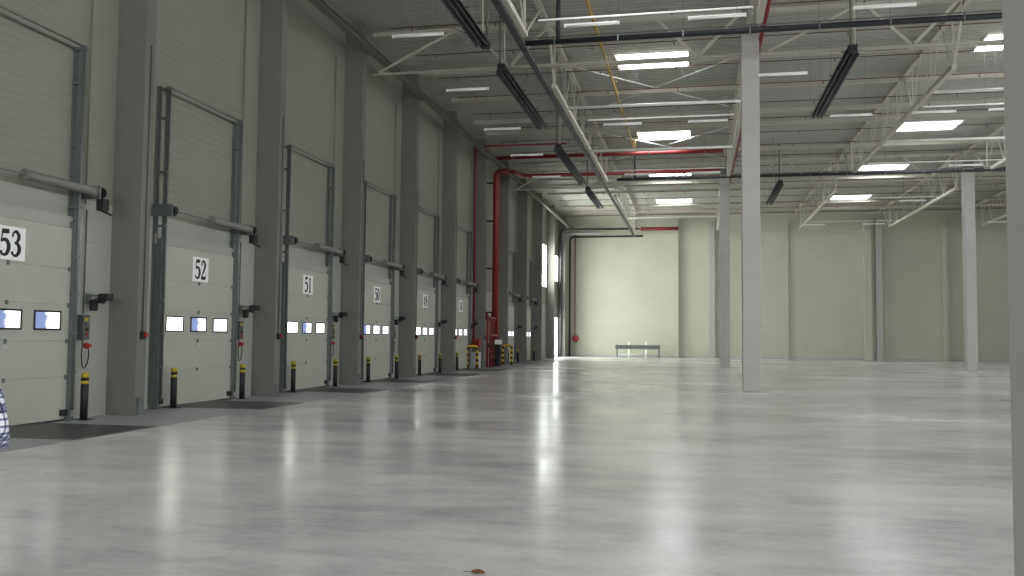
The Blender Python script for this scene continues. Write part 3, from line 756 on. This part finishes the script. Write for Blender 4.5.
def push_button(label):
    t = thing('push_button_box', label, 'push button', group='push button boxes on the wall columns')
    MB().box((-11.02, 0.09, 1.53), (-10.95, 0.21, 1.69), 0.012).build('box', M['black'], t)
    MB().lathe([(0.045, 0), (0.045, 0.05), (0.03, 0.06)], (-10.95, 0.15, 1.62), 'X', 14).build('button', M['brightred'], t)
    MB().tube([(-11.0, 0.15, 1.69), (-11.0, 0.15, 7.6)], 0.014, 8).build('conduit', M['darkplastic'], t)
    return t
def foot_bracket(label):
    t = thing('foot_bracket', label, 'bracket', group='small brackets at column feet')
    MB().box((-11.02, 0.06, 0.02), (-10.98, 0.14, 0.34), 0.006).box((-11.02, 0.03, 0.26), (-10.95, 0.17, 0.36), 0.008).build('plate', M['galv'], t)
    MB().tube([(-10.97, 0.1, 0.3), (-10.93, 0.1, 0.3)], 0.018, 8).build('bolt', M['darksteel'], t)
    return t

bays = [(0, '53'), (1, '52'), (2, '51'), (3, '50'), (4, '49'), (5, '48'), (7, None), (8, None)]
bl = {0: (1, 2), 1: (1,), 2: (1,), 3: (0,), 4: (), 5: (0,), 7: (), 8: ()}
first = {}
def rep(key, fn, label, loc):
    if key not in first:
        first[key] = fn(label); first[key].location = loc
        return first[key]
    return dup(first[key], loc, label)
for n, (k, num) in enumerate(bays):
    cy = DOOR0+BAY*k; L = (0, cy, 0)
    dn = f'door {num}' if num else ('first door beyond the red riser', 'second door beyond the red riser')[n-6]
    dock_door(n+1, num, cy, f'white sectional dock door with number {num} plate and three lit panes' if num else f'unnumbered white sectional dock door, {("first", "second")[n-6]} one beyond the red riser', bl[k])
    tn_ = dn if num else 'the '+dn
    rep('rail', guide_rails, f'tall galvanised track frame around {tn_}', L)
    rep('spring', spring_shaft, f'grey torsion spring shaft above {tn_}', L)
    rep('lev', leveller, f'dark dock leveller plate in the floor before {tn_}', L)
    rep('ctl', control_box, f'small control box with looped cable beside {tn_}', L)
    rep('dl', dock_light, f'black dock light on an arm beside {tn_}', L)
    rep('bol', bollard, f'black yellow-banded bollard at the left side of {tn_}', (-11.36, cy-1.22, 0))
    if k != 5: rep('bol', bollard, f'black yellow-banded bollard at the right side of {tn_}', (-11.36, cy+1.83, 0))
    if k < 6:
        c = COL0+BAY*k
        rep('pb', push_button, f'red push button box on the column {where[k]}', (0, c, 0))
        rep('fb', foot_bracket, f'small steel bracket at the foot of the column {where[k]}', (0, c, 0))

# ------------------------------------------------------------------ windows and lit gate at the far end of the dock wall
def far_window(n, y0, y1, z0, z1, nx, label, pm='day'):
    t = thing(f'window_{n}', label, 'window', (0, 0, 0)); struct(t)
    X = WX+0.02; f = MB(); d = 0.07
    f.box((X, y0, z0), (X+0.06, y1, z0+d)).box((X, y0, z1-d), (X+0.06, y1, z1))
    for i in range(nx+1):
        y = y0+(y1-y0-d)*i/nx; f.box((X, y, z0+d), (X+0.06, y+d, z1-d))
    f.build('window_frame', M['galv'], t)
    for i in range(nx):
        a = y0+(y1-y0-d)*i/nx+d; b = y0+(y1-y0-d)*(i+1)/nx
        MB().box((X+0.01, a, z0+d), (X+0.03, b, z1-d)).build('pane', M[pm], t)
far_window(1, 64.9, 69.7, 5.6, 9.0, 4, 'bright high window before the fourth column beyond the riser')
far_window(2, 70.9, 75.6, 6.4, 8.7, 4, 'bright high window next to the far corner')
far_window(3, 70.9, 75.6, 0.05, 3.4, 4, 'tall bright glazed gate at floor level next to the far corner', 'gate_day')

def fill_window(n, a0, a1, z0, z1, side, nx):  # window-shaped glowing strips, unseen, added only to light the hall
    t = thing(f'window_{n}', 'added fill light shaped as a strip window outside the picture', 'window', (0, 0, 0)); struct(t)
    f = MB(); d = 0.1
    def B(p, q, za, zb, t0, t1):
        return ((p, FY+t0, za), (q, FY+t1, zb)) if side == 'front' else ((RX-t1, p, za), (RX-t0, q, zb))
    f.box(*B(a0, a1, z0, z0+d, 0.02, 0.1)).box(*B(a0, a1, z1-d, z1, 0.02, 0.1))
    for i in range(nx+1):
        p = a0+(a1-a0-d)*i/nx; f.box(*B(p, p+d, z0+d, z1-d, 0.02, 0.1))
    f.build('window_frame', M['galv'], t)
    for i in range(nx):
        p = a0+(a1-a0-d)*i/nx+d; q = a0+(a1-a0-d)*(i+1)/nx
        MB().box(*B(p, q, z0+d, z1-d, 0.03, 0.05)).build('pane', M['front_fill' if side == 'front' else 'side_fill'], t)
for n, (a, b) in enumerate(((-9, 2), (5, 16), (18, 28))): fill_window(4+n, a, b, 3.0, 8.5, 'front', 5)  # added behind the camera to brighten column faces and floor
for n, (a, b) in enumerate(((-12, 4), (8, 24), (28, 44))): fill_window(7+n, a, b, 5.5, 8.5, 'right', 7)  # added on the right wall as extra light for floor and dock wall

# ------------------------------------------------------------------ things by the back wall
t = thing('rail_barrier', 'low grey rail barrier on posts before the back wall', 'barrier', (-4.9, 77.6, 0)); t.scale = (1, 1, 1.12)
for x in (-1.75, -0.75, 0.72, 1.85):
    m = M['whitesteel'] if x in (-0.75, 0.72) else M['galv']
    MB().box((x-0.06, -0.06, 0), (x+0.06, 0.06, 1.2 if abs(x) < 1 else 1.0), 0.01).box((x-0.13, -0.13, 0), (x+0.13, 0.13, 0.025)).build('post', m, t)
wprof = [(-0.05, 0.64), (-0.11, 0.68), (-0.11, 0.74), (-0.05, 0.80), (-0.11, 0.86), (-0.11, 0.92), (-0.05, 0.96), (-0.03, 0.96), (-0.09, 0.91), (-0.09, 0.87), (-0.03, 0.80), (-0.09, 0.73), (-0.09, 0.69), (-0.03, 0.64)]
MB().prism([(a-0.03, b) for a, b in wprof], -1.9, 1.9, 'YZ').build('rail', M['galv'], t)
MB().tube([(-1.7, -0.1, 0.2), (1.8, -0.1, 0.2)], 0.035, 8).build('rail', M['plastic'], t)
t = thing('hose_reel', 'red hose reel on the back wall near the far left corner', 'hose reel', (-10.5, 79.2, 1.6))
MB().lathe([(0.29, 0), (0.29, 0.03), (0.12, 0.035), (0.12, 0.16), (0.29, 0.165), (0.29, 0.195)], (0, -0.17, 0), 'Y', 24).build('reel', M['brightred'], t)
MB().lathe([(0.21, 0), (0.21, 0.12)], (0, -0.13, 0), 'Y', 20).build('hose', M['black'], t)
MB().box((-0.05, 0.02, -0.4), (0.05, 0.2, 0.2), 0.01).build('wall_bracket', M['black'], t)
MB().pipe([(-0.1, 0.0, 0), (-0.1, 0.1, 0.3), (-0.1, 0.1, 9.4)], 0.035, 8, 0.1).build('supply_pipe', M['red'], t)
t = thing('wall_box', 'small yellow box on the pale corner downpipe', 'box', (-11.4, 78.04, 1.4))
MB().box((-0.16, -0.06, 0), (0.16, 0.02, 0.7), 0.015).build('body', M['yellow'], t); MB().box((-0.13, -0.075, 0.05), (0.13, -0.06, 0.65), 0.004).build('lid', M['gas'], t)

# ------------------------------------------------------------------ dry leaf on the floor
bm = bmesh.new(); pts = []
for i in range(14):
    a = 2*PI*i/14; r = 0.038*(1+0.35*math.cos(a)+0.12*math.cos(5*a))
    pts.append(bm.verts.new((r*math.cos(a)*1.3, r*math.sin(a), 0.006+0.012*abs(math.sin(a)))))
c = bm.verts.new((0.0, 0, 0.004))
for i in range(14): bm.faces.new((c, pts[i], pts[(i+1) % 14]))
mb = MB(); mb.bm.free(); mb.bm = bm
tl = thing('dry_leaf', 'small brown dry leaf lying on the floor at the picture bottom', 'leaf', (-1.50, 6.09, 0))
o = mb.build('blade', M['leaf'], tl); md = o.modifiers.new('s', 'SOLIDIFY'); md.thickness = 0.002
MB().tube([(-0.03, 0, 0.006), (-0.09, 0.012, 0.004)], 0.0025, 6).build('stem', M['leaf'], tl)

# ------------------------------------------------------------------ person at the left edge
def skinned(name, verts, edges, m, parent, root=0, sub=2):
    me = bpy.data.meshes.new(name); me.from_pydata([v[:3] for v in verts], edges, []); me.materials.append(m)
    o = bpy.data.objects.new(name, me); COL.objects.link(o); o.parent = parent
    o.modifiers.new('skin', 'SKIN')
    sv = me.skin_vertices[0].data if me.skin_vertices else None
    if sv is None:
        bm = bmesh.new(); bm.from_mesh(me); bm.verts.layers.skin.verify(); bm.to_mesh(me); bm.free(); sv = me.skin_vertices[0].data
    for i, v in enumerate(verts):
        r = v[3]; sv[i].radius = r if isinstance(r, tuple) else (r, r)
    for i in range(len(verts)): sv[i].use_root = (i == root)
    s = o.modifiers.new('sub', 'SUBSURF'); s.levels = sub; s.render_levels = sub
    for p in me.polygons: p.use_smooth = True
    o.modifiers['skin'].use_smooth_shade = True
    return o
# local frame: person faces +y, right arm at +x (towards the picture)
PX, PY = -4.35, 4.62
per = thing('person', 'person in a blue and white plaid shirt cut off by the left picture edge', 'person', (PX, PY, 0)); per.scale = (0.955, 0.955, 0.955)
V, Ed = [], []
def chain(pts, start=None):
    prev = start
    for p in pts:
        V.append(p); i = len(V)-1
        if prev is not None: Ed.append((prev, i))
        prev = i
    return prev
pel = chain([(0, 0, 0.95, (0.15, 0.10))])
ch = chain([(0, 0, 1.12, (0.135, 0.095)), (0, -0.01, 1.30, (0.15, 0.10)), (0, -0.01, 1.42, (0.10, 0.075))], pel)
neck = chain([(0, 0.0, 1.50, 0.055), (0, 0.015, 1.56, (0.058, 0.06)), (0, 0.02, 1.63, (0.074, 0.088)), (0, 0.015, 1.71, (0.074, 0.09)), (0, 0.0, 1.755, (0.045, 0.055))], ch)
for s in (1, -1):
    hip = chain([(0.09*s, 0, 0.88, 0.085), (0.10*s, 0.01, 0.66, 0.072), (0.10*s, 0.015, 0.48, 0.055), (0.105*s, 0.0, 0.32, 0.052), (0.11*s, -0.01, 0.10, 0.036), (0.115*s, 0.07, 0.045, 0.034), (0.12*s, 0.15, 0.035, 0.028)], pel)
    sh = chain([(0.17*s, -0.01, 1.40, 0.058), (0.235*s, -0.02, 1.28, 0.047), (0.30*s, -0.05, 1.12, 0.040), (0.21*s, 0.10, 1.02, 0.036), (0.10*s, 0.20, 0.97, 0.027)], ch)
    dz = 0.03 if s > 0 else -0.05
    palm = chain([(0.06*s, 0.232, 0.955+dz*0.6, (0.036, 0.018)), (0.02*s, 0.245, 0.945+dz, (0.038, 0.015))], sh)
    for j, (du, l) in enumerate(((0.027, 0.066), (0.009, 0.075), (-0.009, 0.070), (-0.026, 0.054))):
        chain([(0.0*s, 0.247, 0.945+dz+du, 0.0095), (-l*0.55*s, 0.243, 0.94+dz+du, 0.0085), (-l*s, 0.228, 0.932+dz+du, 0.0075)], palm)
    chain([(0.04*s, 0.245, 0.985+dz, 0.011), (0.015*s, 0.25, 1.005+dz, 0.0095), (-0.01*s, 0.248, 1.01+dz, 0.008)], palm-1)
body = skinned('body', V, Ed, M['skin'], per, 0, 1)
# face
fc = MB(); fc.lathe([(0.004, 0), (0.012, 0.006), (0.014, 0.02), (0.006, 0.045)], (0, 0.112, 1.615), 'Z', 10)
fc.build('nose', M['skin'], per)
for s in (1, -1):
    MB().lathe([(0.003, -0.011), (0.009, -0.007), (0.011, 0), (0.009, 0.007), (0.003, 0.011)], (0.03*s, 0.092, 1.655), 'Y', 12).build('eye', M['white'], per)
    MB().lathe([(0.008, -0.02), (0.026, -0.012), (0.028, 0.01), (0.012, 0.03)], (0.078*s, 0.01, 1.64), 'Z', 10).build('ear', M['skin'], per)
MB().tube([(-0.024, 0.1, 1.585), (0, 0.108, 1.583), (0.024, 0.1, 1.585)], 0.005, 8).build('mouth', M['leaf'], per)
hr = bmesh.new(); bmesh.ops.create_uvsphere(hr, u_segments=20, v_segments=12, radius=1)
bmesh.ops.delete(hr, geom=[v for v in hr.verts if v.co.z < -0.1 and v.co.y > -0.2 or v.co.z < -0.55 or (v.co.y > 0.62 and v.co.z < 0.45)], context='VERTS')
for v in hr.verts: v.co = Vector((v.co.x*0.087, v.co.y*0.107+0.003, v.co.z*0.105+1.675))
for f in hr.faces: f.smooth = True
mb = MB(); mb.bm.free(); mb.bm = hr
h = mb.build('hair', M['hair'], per); md = h.modifiers.new('s', 'SOLIDIFY'); md.thickness = 0.012; md.offset = 1
# shirt
V, Ed = [], []
pel = chain([(0, 0, 0.92, (0.165, 0.118))])
c1 = chain([(0, 0, 1.10, (0.155, 0.115)), (0, -0.01, 1.28, (0.17, 0.122)), (0, -0.01, 1.415, (0.115, 0.09))], pel)
chain([(0, 0.0, 1.475, 0.066)], c1)
for s in (1, -1):
    chain([(0.18*s, -0.01, 1.395, 0.074), (0.25*s, -0.02, 1.27, 0.066), (0.315*s, -0.05, 1.12, 0.062), (0.215*s, 0.09, 1.02, 0.056), (0.125*s, 0.18, 0.98, 0.042)], c1)
skinned('shirt', V, Ed, M['plaid'], per, 0, 2)
V, Ed = [], []
pel = chain([(0, 0, 0.96, (0.16, 0.112))])
for s in (1, -1):
    chain([(0.09*s, 0, 0.86, 0.102), (0.10*s, 0.01, 0.66, 0.088), (0.10*s, 0.015, 0.48, 0.072), (0.105*s, 0.0, 0.30, 0.070), (0.11*s, -0.01, 0.09, 0.062)], pel)
skinned('trousers', V, Ed, M['denim'], per, 0, 2)
for s in (1, -1):
    V, Ed = [], []
    chain([(0.11*s, -0.045, 0.05, (0.048, 0.046)), (0.113*s, 0.03, 0.05, (0.045, 0.046)), (0.118*s, 0.12, 0.042, (0.046, 0.038)), (0.121*s, 0.19, 0.034, (0.036, 0.03))])
    skinned('shoe', V, Ed, M['shoe'], per, 0, 2)

# ------------------------------------------------------------------ world, camera, colour
w = bpy.data.worlds.new('world'); S.world = w; w.use_nodes = True
bg = w.node_tree.nodes['Background']; bg.inputs['Color'].default_value = (0.6, 0.7, 0.9, 1); bg.inputs['Strength'].default_value = 0.3

cam = bpy.data.cameras.new('camera'); co = bpy.data.objects.new('camera', cam); COL.objects.link(co)
f_, yaw, pitch, roll = 886.32, .2040, .0556, .0095
cam.sensor_fit = 'HORIZONTAL'; cam.sensor_width = 36.0; cam.lens = 36.0*f_/1024
cam.clip_end = 300
fw = Vector((-math.sin(yaw)*math.cos(pitch), math.cos(yaw)*math.cos(pitch), math.sin(pitch)))
r = Vector((math.cos(yaw), math.sin(yaw), 0)); u = r.cross(fw)
r2 = r*math.cos(roll)+u*math.sin(roll); u2 = -r*math.sin(roll)+u*math.cos(roll)
R = Matrix((r2, u2, -fw)).transposed()
co.matrix_world = Matrix.Translation((0, 0, 1.64)) @ R.to_4x4()
S.camera = co
vs = S.view_settings; vs.view_transform = 'Standard'; vs.look = 'None'; vs.gamma = 1; vs.use_curve_mapping = False
vs.exposure = 0.1
S.cycles.use_denoising = True
S.cycles.max_bounces = 10; S.cycles.diffuse_bounces = 6
